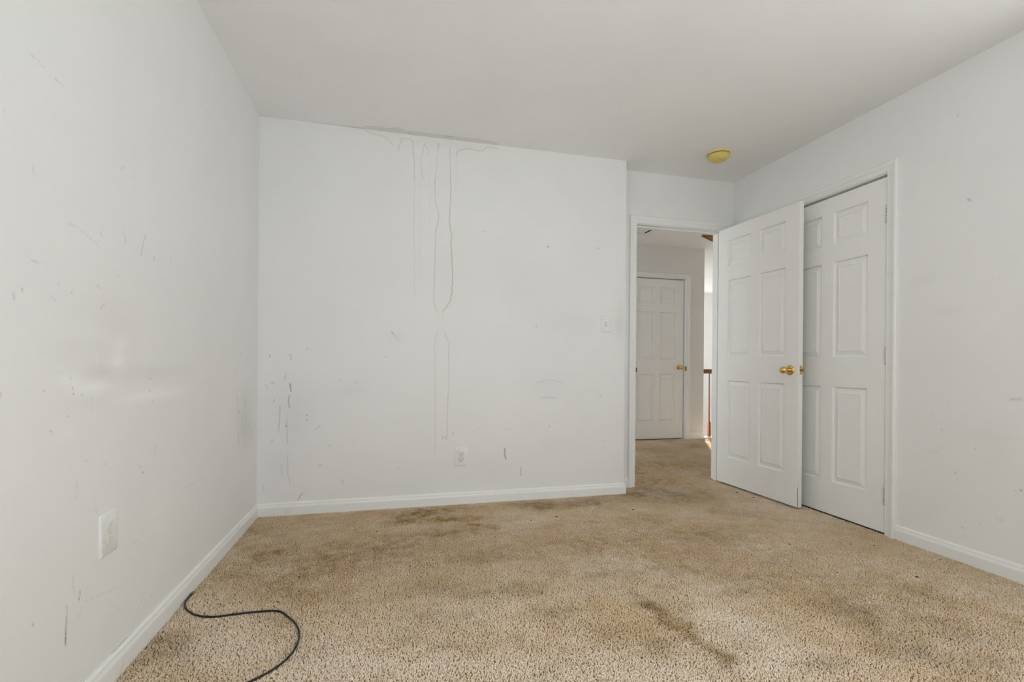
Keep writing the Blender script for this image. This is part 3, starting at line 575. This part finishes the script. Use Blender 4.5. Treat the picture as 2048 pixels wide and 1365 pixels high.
t2, pt2 = casing('trim_2', lambda a, o, z: (XR-o, a, z), CL_Y0, CL_Y1, DOOR_Z, 'white casing around the closed closet door')
jambs(t2, pt2, CL_Y0, CL_Y1, DOOR_Z, -.045, -.075)
t3, pt3 = casing('trim_3', lambda a, o, z: (a, HALL_Y-o, z), HD_X0, HD_X1, DOOR_Z, 'casing around the hallway door')
jambs(t3, pt3, HD_X0, HD_X1, DOOR_Z, -.066, -.09)
tl = MB().box((HD_X1-.002, HALL_Y+.004, .868), (HD_X1+.0135, HALL_Y-.0115, .925)); k_ = tl.build('strike_plate', M_BRASSD, t3); k_.location = -Vector(t3.location)

# ------------------------------------------------------------------ six-panel doors
DW, DH, DT = .758, 2.012, .035
XB = [0, .110, .338, .420, .648, DW]; ZB = [0, .208, .810, .996, 1.598, 1.708, 1.912, DH]
PAN = [(i, j) for j in (1, 3, 5) for i in (1, 3)]
def slab_mesh():
    bm = bmesh.new(); vc = {}
    def v(x, y, z):
        k = (round(x, 5), round(y, 5), round(z, 5))
        if k not in vc: vc[k] = bm.verts.new(k)
        return vc[k]
    for y in (0, DT):
        for i in range(5):
            for j in range(7):
                if (i, j) in PAN: continue
                bm.faces.new([v(XB[i], y, ZB[j]), v(XB[i+1], y, ZB[j]), v(XB[i+1], y, ZB[j+1]), v(XB[i], y, ZB[j+1])])
    for i, j in PAN:
        x0, x1, z0, z1 = XB[i], XB[i+1], ZB[j], ZB[j+1]
        for (a, b), (c, d) in (((x0, z0), (x1, z0)), ((x1, z0), (x1, z1)), ((x1, z1), (x0, z1)), ((x0, z1), (x0, z0))):
            bm.faces.new([v(a, 0, b), v(c, 0, d), v(c, DT, d), v(a, DT, b)])
    for i in range(5):
        for z in (0, DH): bm.faces.new([v(XB[i], 0, z), v(XB[i+1], 0, z), v(XB[i+1], DT, z), v(XB[i], DT, z)])
    for j in range(7):
        for x in (0, DW): bm.faces.new([v(x, 0, ZB[j]), v(x, 0, ZB[j+1]), v(x, DT, ZB[j+1]), v(x, DT, ZB[j])])
    bmesh.ops.recalc_face_normals(bm, faces=bm.faces[:])
    ed = [e_ for e_ in bm.edges if all(any(abs(q.co[a]-w) < 1e-5 for w in lim) for q in e_.verts for a, lim in ((1, (0, DT)),)) and e_.calc_face_angle(0) > 1 and (all(abs(q.co.x) < 1e-5 or abs(q.co.x-DW) < 1e-5 for q in e_.verts) or all(abs(q.co.z) < 1e-5 or abs(q.co.z-DH) < 1e-5 for q in e_.verts))]
    bmesh.ops.bevel(bm, geom=ed, offset=.0016, segments=2, profile=.5, affect='EDGES')
    me = bpy.data.meshes.new('slab'); bm.to_mesh(me); bm.free(); return me
def panel_mesh(w, h):
    """moulded panel: quick fall from the face, narrow groove, long slope up to a raised field; same on both faces"""
    prof = [(0, 0), (.0012, .0006), (.0028, .011), (.0055, .0145), (.0085, .0145), (.0105, .0125), (.040, .0030), (.0412, .0030), (.0425, .0055)]   # inset, depth
    V, Fc = [], []
    for side in (0, 1):
        k = len(V)
        for ins, dp in prof:
            y = dp if side == 0 else DT-dp
            V += [(ins, y, ins), (w-ins, y, ins), (w-ins, y, h-ins), (ins, y, h-ins)]
        for r in range(len(prof)-1):
            for i in range(4):
                a, b, c, d = k+r*4+i, k+r*4+(i+1) % 4, k+(r+1)*4+(i+1) % 4, k+(r+1)*4+i
                Fc.append((a, b, c, d) if side == 0 else (d, c, b, a))
        m = k+(len(prof)-1)*4; Fc.append((m, m+1, m+2, m+3) if side == 0 else (m+3, m+2, m+1, m))
    return mesh_from(V, Fc, 'panel')
KPROF = [(.009, .013), (.026, .0125), (.031, .014), (.036, .0185), (.044, .0225), (.054, .0240), (.063, .0225), (.070, .0175), (.0735, .010), (.0745, .0)]
RPROF = [(0, .0335), (.003, .0335), (.006, .0315), (.0085, .026), (.010, .018), (.0105, .0)]
SLABS = {}
def make_door(name, loc, rz, mat, label, hinge_y=DT, knob=True, latch=True):
    root = empty(name, loc, rz); tag(root, label, 'door', kind='structure')
    link('slab', slab_mesh(), mat, root)
    for i, j in PAN:
        key = (round(XB[i+1]-XB[i], 4), round(ZB[j+1]-ZB[j], 4), mat.name)
        if key not in SLABS: SLABS[key] = panel_mesh(*key[:2]); SLABS[key].materials.append(M_DOOR)
        link('panel', SLABS[key], None, root, loc=(XB[i], 0, ZB[j]))
    if knob:
        for sgn, y0 in ((-1, 0), (1, DT)):
            kb = MB().lathe((0, 0, 0), 1, [(sgn*h, r) for h, r in KPROF], 28).build('knob', M_BRASS, root, True, loc=(DW-.066, y0, .902)); kb['label'] = 'polished brass knob'
            MB().lathe((0, 0, 0), 1, [(sgn*h, r) for h, r in RPROF], 32).build('rose', M_BRASS, kb, True)
    if latch:
        lp = MB().box((0, -.0125, -.0285), (.0016, .0125, .0285)).build('latch_plate', M_BRASS, root, bevel=.0006, seg=1, loc=(DW, DT/2, .902)); lp['label'] = 'brass latch plate'
        MB().sweep([(0, -.008, -.009), (0, .008, -.009), (0, .008, .009), (0, -.008, .009)], [(.004, -.008, -.009), (.012, .008, -.009), (.012, .008, .009), (.004, -.008, .009)]).build('latch_bolt', M_LATCH_SHADE, lp)
        for z in (-.021, .021): MB().cyl((.0012, 0, z), 0, .0035, .0012, 12).build('screw', M_BRASSD, lp)
    for z in (.208, 1.0, 1.80):
        hb = MB()
        for k in range(5): hb.lathe((0, 0, -.046+k*.0186), 2, [(0, .0035), (.0006, .0066), (.0160, .0066), (.0166, .0035)], 14)
        hb.lathe((0, 0, -.050), 2, [(0, .003), (.004, .0055)], 12); hb.lathe((0, 0, .0465), 2, [(0, .0055), (.004, .003)], 12)
        hb.box((-.0012, -.038, -.0445), (.0012, -.002, .0445))
        h_ = hb.build('hinge', M_HINGE, root, True, loc=(-.0025, hinge_y+(.0055 if hinge_y > 0 else -.0055), z))
        if hinge_y <= 0: h_.rotation_euler.z = math.pi
    return root
ang = math.atan2(-.617-.143, 3.378-3.345)
make_door('door_1', (3.345, .143, .017), ang, M_DOORW, 'white six-panel bedroom door standing open with a brass knob')
make_door('door_2', (XR+.004+DT, CL_Y0+.0035, .008), math.pi/2, M_DOOR, 'closed white six-panel closet door with painted hinges')
make_door('door_3', (HD_X0+.001, HALL_Y+.030, .012), 0, M_DOOR, 'closed six-panel door across the hallway')

# ------------------------------------------------------------------ windows behind the camera and in the stairwell; side and hall ones added for light
def window(name, P, u0, u1, z0, z1, label):
    """P(u, depth, z): depth 0 = room face of the wall, positive outwards"""
    root = empty(name, P((u0+u1)/2, 0, z0)); tag(root, label, 'window', kind='structure'); L = Vector(root.location)
    def bx(nm, a, b, m, par=root):
        A = Vector(P(*a))-L; B = Vector(P(*b))-L
        return MB().box([min(i, j) for i, j in zip(A, B)], [max(i, j) for i, j in zip(A, B)]).build(nm, m, par)
    w = .035; zm = (z0+z1)/2
    bx('window_frame', (u0, .03, z0), (u0+w, .11, z1), M_TRIM); bx('window_frame', (u1-w, .03, z0), (u1, .11, z1), M_TRIM); bx('window_frame', (u0+w, .03, z1-w), (u1-w, .11, z1), M_TRIM); bx('window_frame', (u0+w, .03, z0), (u1-w, .11, z0+w), M_TRIM)
    bx('meeting_rail', (u0+w, .045, zm-.02), (u1-w, .085, zm+.02), M_TRIM)
    bx('pane', (u0+w, .062, z0+w), (u1-w, .066, zm-.02), M_GLASS); bx('pane', (u0+w, .072, zm+.02), (u1-w, .076, z1-w), M_GLASS)
    bx('window_sill', (u0-.05, -.045, z0-.022), (u1+.05, .03, z0+.004), M_TRIM)
    for s, a in ((-1, u0), (1, u1)): bx('side_casing', (a, -.015, z0), (a+s*.06, 0, z1+.06), M_TRIM)
    bx('head_casing', (u0, -.015, z1), (u1, 0, z1+.06), M_TRIM)
n_ = 1
for x0, x1, z0, z1 in REAR_WINDOWS: window('window_%d' % n_, lambda u, d, z: (u, Y_REAR-d, z), x0, x1, z0, z1, 'white sash window in the rear bedroom wall'); n_ += 1
for y0, y1, z0, z1 in ADDED_RIGHT_WINDOWS: window('window_%d' % n_, lambda u, d, z: (XR+d, u, z), y0, y1, z0, z1, 'unseen white sash window added in the closet-side wall for light'); n_ += 1
for y0, y1, z0, z1 in ADDED_LEFT_WINDOWS: window('window_%d' % n_, lambda u, d, z: (-d, u, z), y0, y1, z0, z1, 'unseen white sash window added in the scuffed side wall for light'); n_ += 1
for y0, y1, z0, z1 in ADDED_HALL_WINDOWS: window('window_%d' % n_, lambda u, d, z: (HALL_X0-d, u, z), y0, y1, z0, z1, 'unseen sash window added at the hallway end for light'); n_ += 1
for x0, x1, z0, z1 in FAR_WINDOWS: window('window_%d' % n_, lambda u, d, z: (u, Y_FAR+d, z), x0, x1, z0, z1, 'wide window in the far stairwell wall'); n_ += 1
for x0, x1, z0, z1 in ADDED_SIDE_WINDOWS: window('window_%d' % n_, lambda u, d, z: (X_FOYER+d, u, z), x0, x1, z0, z1, 'unseen tall window added in the stairwell side wall for light'); n_ += 1

# ------------------------------------------------------------------ outlets, switch, smoke detector
def plate(w, h, t, name, mat, root):
    """cover plate in local XZ, front at -y"""
    s = .0065; V = []; Fc = []
    def ring(hw, hh, y, rc):
        for cx, cz, a in ((hw-rc, hh-rc, 0), (-hw+rc, hh-rc, 90), (-hw+rc, -hh+rc, 180), (hw-rc, -hh+rc, 270)):
            for k in range(4):
                q = math.radians(a+k*30); V.append((cx+rc*math.cos(q), y, cz+rc*math.sin(q)))
    for hw, hh, y, rc in ((w/2, h/2, 0, .004), (w/2, h/2, -t*.35, .004), (w/2-.002, h/2-.002, -t*.7, .004), (w/2-s, h/2-s, -t, .004)): ring(hw, hh, y, rc)
    for r in range(3):
        for i in range(16): Fc.append((r*16+i, r*16+(i+1) % 16, (r+1)*16+(i+1) % 16, (r+1)*16+i))
    Fc.append(tuple(48+i for i in range(16))); Fc.append(tuple(range(16))[::-1])
    me = mesh_from(V, Fc, name); bm = bmesh.new(); bm.from_mesh(me); bmesh.ops.recalc_face_normals(bm, faces=bm.faces[:]); bm.to_mesh(me); bm.free()
    o = link(name, me, mat, root, True)
    try: me.set_sharp_from_angle(angle=math.radians(50))
    except Exception: pass
    return o
def outlet(loc, rz, label, slot_mat):
    r = empty('power_outlet', loc, rz); tag(r, label, 'outlet')
    plate(.088, .123, .0055, 'cover_plate', M_PLATE, r)
    for z in (-.0195, .0195):
        prof = []
        for k in range(32):
            t = 2*math.pi*k/32; prof.append((.0172*math.cos(t), max(-.0142, min(.0142, .0172*math.sin(t)))))
        MB().sweep([(x, -.004, zz) for x, zz in prof], [(x*1.06, -.0056, zz*1.06) for x, zz in prof]).build('gasket', M_SLOT if slot_mat is M_SLOT else M_SCREW, r, loc=(0, 0, z))
        f = MB().sweep([(x, -.005, zz) for x, zz in prof], [(x, -.0072, zz) for x, zz in prof]).build('receptacle', M_PLATE2, r, loc=(0, 0, z))
        MB().box((-.0078, -.0076, -.001), (-.0054, -.0070, .0075)).build('slot', slot_mat, f); MB().box((.0054, -.0076, 0), (.0078, -.0070, .0070)).build('slot', slot_mat, f)
        MB().lathe((0, -.0070, -.0075), 1, [(0, .0027), (-.0006, .0027)], 12).build('ground_hole', slot_mat, f)
    MB().lathe((0, -.0050, 0), 1, [(0, .0035), (-.0016, .0032), (-.0022, .002)], 14).build('screw', M_SCREW, r)
    return r
p, _ = hit(1, 0, 922, 914); outlet((p[0], 0, p[2]), 0, 'white double power outlet low on the back wall', M_SLOT)
p, _ = hit(0, 0, 215.5, 1067); outlet((0, p[1], p[2]), math.pi/2, 'white double power outlet on the scuffed side wall near the cable', M_SCREW)
p, _ = hit(1, 0, 1211.5, 648.5); r = tag(empty('light_switch', (p[0], 0, p[2])), 'white toggle light switch beside the doorway corner', 'light switch')
plate(.078, .117, .0055, 'cover_plate', M_PLATE, r)
MB().box((-.0062, -.0062, -.0135), (.0062, -.005, .0135)).build('toggle_slot', M_SLOT, r); MB().box((-.0055, -.0066, -.012), (.0055, -.0058, .011)).build('toggle_bezel', M_PLATE2, r)
MB().sweep([(-.0045, -.006, -.009), (.0045, -.006, -.009), (.0045, -.006, .004), (-.0045, -.006, .004)], [(-.0035, -.016, -.0125), (.0035, -.016, -.0125), (.0035, -.016, -.0065), (-.0035, -.016, -.0065)]).build('toggle', M_PLATE, r, bevel=.0006)
for z in (-.030, .030): MB().lathe((0, -.0050, z), 1, [(0, .0034), (-.0018, .0030)], 12).build('screw', M_SCREW, r)

p, _ = hit(2, H-.01, 1437.5, 310); r = tag(empty('smoke_detector', (p[0], p[1], H)), 'yellowed round smoke detector on the bedroom ceiling', 'smoke detector')
MB().lathe((0, 0, 0), 2, [(0, .076), (-.006, .076), (-.010, .074), (-.0105, .060)], 48).build('mounting_base', M_YELLOW, r, True)
MB().lathe((0, 0, -.0105), 2, [(0, .064), (-.0065, .064)], 40).build('shadow_gap', M_YELLOWD, r, True)  # dark ring coloured in as the shade between base and body
bd = MB().lathe((0, 0, -.0165), 2, [(0, .060), (0, .0725), (-.014, .0715), (-.022, .066), (-.030, .055), (-.0325, .052), (-.034, .050), (-.036, .030), (-.037, .0)], 48).build('body', M_YELLOW, r, True)
for k in range(10):
    a = math.radians(45+k*14); s = MB().box((.054, -.0052, -.0318), (.0605, .0052, -.0295)).build('vent', M_YELLOWD, bd); s.rotation_euler.z = a
MB().lathe((-.012, .016, -.0355), 2, [(0, .011), (-.003, .0105), (-.0045, .008), (-.0045, 0)], 24).build('test_button', M_YELLOW, bd, True)
MB().lathe((-.022, -.018, -.0358), 2, [(0, .0035), (-.0008, .003), (-.001, 0)], 12).build('indicator_lamp', M_YELLOWD, bd)
dr = MB().box((-.010, -.016, -.020), (.010, .016, 0)).build('battery_door', M_YPALE, bd, bevel=.002, loc=(.064, .012, -.008)); dr.rotation_euler = (0, .25, .2); dr['label'] = 'pale loose battery door'

# ------------------------------------------------------------------ hall: attic hatch, ceiling light, balustrade
hx0, hx1, hy0, hy1 = 2.98, 3.548, .95, 1.665
r = tag(empty('attic_hatch', ((hx0+hx1)/2, (hy0+hy1)/2, H)), 'attic hatch panel in the hallway ceiling with wooden trim', 'attic hatch'); L = Vector(r.location)
def hb_(nm, a, b, m): return MB().box(Vector(a)-L, Vector(b)-L).build(nm, m, r, bevel=.001, seg=1)
w = .062; z0 = H-.016
hb_('trim_board', (hx0-w, hy1, z0), (hx1+w, hy1+w, H), M_TRIM); hb_('trim_board', (hx0-w, hy0-w, z0), (hx1+w, hy0, H), M_TRIM); hb_('trim_board', (hx0-w, hy0, z0), (hx0, hy1, H), M_TRIM); hb_('trim_board', (hx1, hy0, z0), (hx1+w, hy1, H), M_TRIM)
hb_('painted_gap_shade', (hx1-.002, hy0+.35, z0+.001), (hx1-.0005, hy1, H-.004), M_SLOT); hb_('painted_gap_shade', (hx0, hy0, H-.004), (hx1, hy1, H-.001), M_SLOT); hb_('panel', (hx0+.003, hy0+.003, H-.011), (hx1-.016, hy1-.004, H-.0045), M_TRIM)  # dark strip and sheet paint in the shade of the hatch slit

lc = Vector((4.118, 1.172)); s = .25; ax = Vector((-.33, -.944)).normalized(); bx_ = Vector((ax.y*-1, ax.x)).normalized()
if bx_.x < 0: bx_ = -bx_
cz, rim, tip, top = H, 2.345, 2.245, 2.40
r = tag(empty('ceiling_light', (lc.x, lc.y, H)), 'brass framed amber glass ceiling light in the hallway', 'ceiling light')
cs = [lc+ax*(s/2*i)+bx_*(s/2*j) for i, j in ((-1, -1), (1, -1), (1, 1), (-1, 1))]
loc3 = lambda v, z: Vector((v.x-lc.x, v.y-lc.y, z-H))
def bar(a, b, rad, nm='brass_rib', mat=None):
    d = (b-a); Lg = d.length; o = MB().cyl((0, 0, 0), 2, rad, Lg, 8).build(nm, mat or M_BRASSD, r, True, loc=a); o.rotation_euler = d.to_track_quat('Z', 'Y').to_euler(); return o
for i in range(4):
    a, b = cs[i], cs[(i+1) % 4]; mt = lambda v: lc+(v-lc)*.8
    bar(loc3(a, rim), loc3(b, rim), .005); bar(loc3(a, rim), loc3(lc+(a-lc)*.12, tip), .005); bar(loc3(a, rim), loc3(mt(a), top), .005); bar(loc3(mt(a), top), loc3(mt(b), top), .005)
    p1, p2, p3, p4 = loc3(a, rim), loc3(b, rim), loc3(lc+(b-lc)*.12, tip), loc3(lc+(a-lc)*.12, tip)
    c_ = lambda v: v*.985
    link('glass_pane', mesh_from([c_(p1), c_(p2), c_(p3), c_(p4), p1, p2, p3, p4], [(0, 1, 2, 3), (7, 6, 5, 4), (0, 4, 5, 1), (1, 5, 6, 2), (2, 6, 7, 3), (3, 7, 4, 0)], 'glass_pane'), M_AMBER, r)
    p5, p6 = loc3(mt(b), top), loc3(mt(a), top)
    link('glass_pane', mesh_from([c_(p1), c_(p2), c_(p5), c_(p6), p1, p2, p5, p6], [(0, 1, 2, 3), (7, 6, 5, 4), (0, 4, 5, 1), (1, 5, 6, 2), (2, 6, 7, 3), (3, 7, 4, 0)], 'glass_pane'), M_AMBER, r)
MB().lathe((0, 0, tip-H-.012), 2, [(0, 0), (.003, .008), (.012, .014), (.018, .014)], 16).build('finial', M_BRASSD, r, True)
MB().lathe((0, 0, 0), 2, [(0, .07), (-.012, .068), (-.02, .05), (-.04, .02)], 28).build('canopy', M_BRASSD, r, True)
MB().lathe((0, 0, -.04), 2, [(0, .014), (-.03, .016), (-.06, .028), (-.09, .028), (-.11, .012), (-.115, 0)], 20).build('bulb', M_PLATE, r, True)

RAIL_Y = HALL_Y+.045
r = tag(empty('balustrade', (WALL_END, RAIL_Y, 0)), 'reddish wooden stair balustrade starting at the hallway wall end', 'railing')
MB().sweep([(0, y, z) for y, z in ((-.028, .835), (.028, .835), (.031, .86), (.026, .885), (.012, .893), (-.012, .893), (-.026, .885), (-.031, .86))], [(1.75, y, z) for y, z in ((-.028, .835), (.028, .835), (.031, .86), (.026, .885), (.012, .893), (-.012, .893), (-.026, .885), (-.031, .86))]).build('handrail', M_RAIL, r)
bal = MB(); bal.box((-.016, -.016, .016), (.016, .016, .205))
bal.lathe((0, 0, .205), 2, [(0, .016), (.012, .016), (.022, .010), (.03, .012), (.036, .010), (.05, .0115), (.35, .009), (.63, .0065)], 14)
bm_ = None
for k in range(15):
    x = .118+k*.112
    if bm_ is None: o = bal.build('baluster', M_OAK, r, True, loc=(x, 0, 0)); bm_ = o.data
    else: o = link('baluster', bm_, None, r, loc=(x, 0, 0))
nw = MB(); nw.box((1.74, -.045, -.2), (1.83, .045, .95)); nw.build('newel_post', M_OAK, r, bevel=.004)
tag(MB().box((WALL_END-.002, HALL_Y+.003, -.19), (WALL_END+1.85, HALL_Y+.098, .016)).build('trim_4', M_TRIM, None, bevel=.004), 'white painted floor curb under the balustrade', 'trim', kind='structure')

# ------------------------------------------------------------------ cord on the carpet
CORD_PX = [(374,1190),(369,1197),(367,1204),(369,1213),(375,1222),(386,1229),(400,1233),(420,1235),(440,1233.5),(470,1229),(510,1224.5),(545,1222),(558,1223),(566,1227),(577,1235),(589,1245),(596,1256),(599,1268),(597,1283),(590,1299),(578,1315),(560,1331),(535,1347),(505,1362),(470,1378),(430,1395)]
cv = bpy.data.curves.new('black_cable', 'CURVE'); cv.dimensions = '3D'; cv.bevel_depth = .0035; cv.bevel_resolution = 4; cv.resolution_u = 8
P = [hit(2, .0062, x, y)[0] for x, y in CORD_PX]
P = [np.array((max(q[0], .019), q[1], .0062)) for q in P]
end = P[-1]; P += [end+np.array((-.06, -.03, 0)), end+np.array((-.16, -.10, 0)), end+np.array((-.20, -.25, 0))]
sp = cv.splines.new('NURBS'); sp.points.add(len(P)-1); sp.order_u = 3; sp.use_endpoint_u = True
for q, pp in zip(sp.points, P): q.co = (*pp, 1)
tmp = bpy.data.objects.new('tmp', cv); COL.objects.link(tmp); dg = bpy.context.evaluated_depsgraph_get(); me = bpy.data.meshes.new_from_object(tmp.evaluated_get(dg)); bpy.data.objects.remove(tmp); me.name = 'cable'
me.materials.clear(); o0 = Vector(P[3])
me.transform(Matrix.Translation(-Vector((o0.x, o0.y, 0))))
r = tag(empty('black_cable', (o0.x, o0.y, 0)), 'black cable snaking over the carpet from the baseboard', 'cable'); link('sheath', me, M_CORD, r, True)
a = Vector(P[0])-Vector((o0.x, o0.y, 0)); b = Vector(P[1])-Vector((o0.x, o0.y, 0)); d = (a-b).normalized()
o = MB().lathe((0, 0, 0), 2, [(-.006, .0045), (0, .0052), (.010, .0052), (.011, .0038), (.018, .0036), (.018, 0)], 14).build('connector', M_CORDEND, r, True, loc=a); o.rotation_euler = d.to_track_quat('Z', 'Y').to_euler(); o['label'] = 'metal cable end'

# ------------------------------------------------------------------ crumbs on the carpet
def crumb(px, py, size, mat, label, group, name='carpet_crumb'):
    p, mpp = hit(2, .003, px, py); rr = random.Random(int(px*7+py))
    bm = bmesh.new(); bmesh.ops.create_icosphere(bm, subdivisions=1, radius=1)
    for v in bm.verts: v.co = Vector((v.co.x*(1+rr.uniform(-.3, .3)), v.co.y*(.55+rr.uniform(-.15, .15)), v.co.z*.45))*size*mpp*.5
    me = bpy.data.meshes.new(name); bm.to_mesh(me); bm.free()
    o = link(name, me, mat, None, loc=(p[0], p[1], .0035)); o.rotation_euler.z = rr.uniform(0, 3.1); return tag(o, label, 'crumb', group)
CRUMBS = [
 ('tiny dark crumb on the carpet near the curve of the black cable', [(598,1155,5)]),
 ('tiny dark crumb on the stained carpet along the back wall', [(754,1063,4),(803,1073,4),(1008,1018,5),(1113,1034,5),(1062,1042,4)]),
 ('tiny dark crumb at the foot of the open bedroom door', [(1474,986,6),(1507,996,5)]),
 ('tiny dark crumb on the carpet in front of the doorway casing', [(1266,1020,5)]),
 ('tiny dark crumb on the carpet before the closet door', [(1579,1089,5),(1701,1089,4),(1748,1092,4),(1675,1146,4)]),
 ('tiny dark crumb against the baseboard beyond the closet casing', [(1881,1120,4)]),
 ('tiny dark crumb on open carpet between the closet and the brown stain', [(1374,1193,4),(1731,1203,4)]),
 ('larger dark crumb on open carpet off the closet-side baseboard', [(1834,1155,7)]),
]
for lab, pts in CRUMBS:
    for x, y, s in pts: crumb(x, y, s, M_CRUMB, lab, lab.replace('tiny dark crumb', 'crumbs') if len(pts) > 1 else None)
crumb(820, 1133, 6, M_RED, 'faint small red fleck in the carpet nearer the back wall', None, 'carpet_fleck'); crumb(1084, 1186, 8, M_RED, 'brighter red fleck in the carpet nearer the brown stain', None, 'carpet_fleck')
crumb(705, 1058, 5, M_WFLECK, 'tiny white fleck lying on the carpet near the back wall', None, 'carpet_fleck')
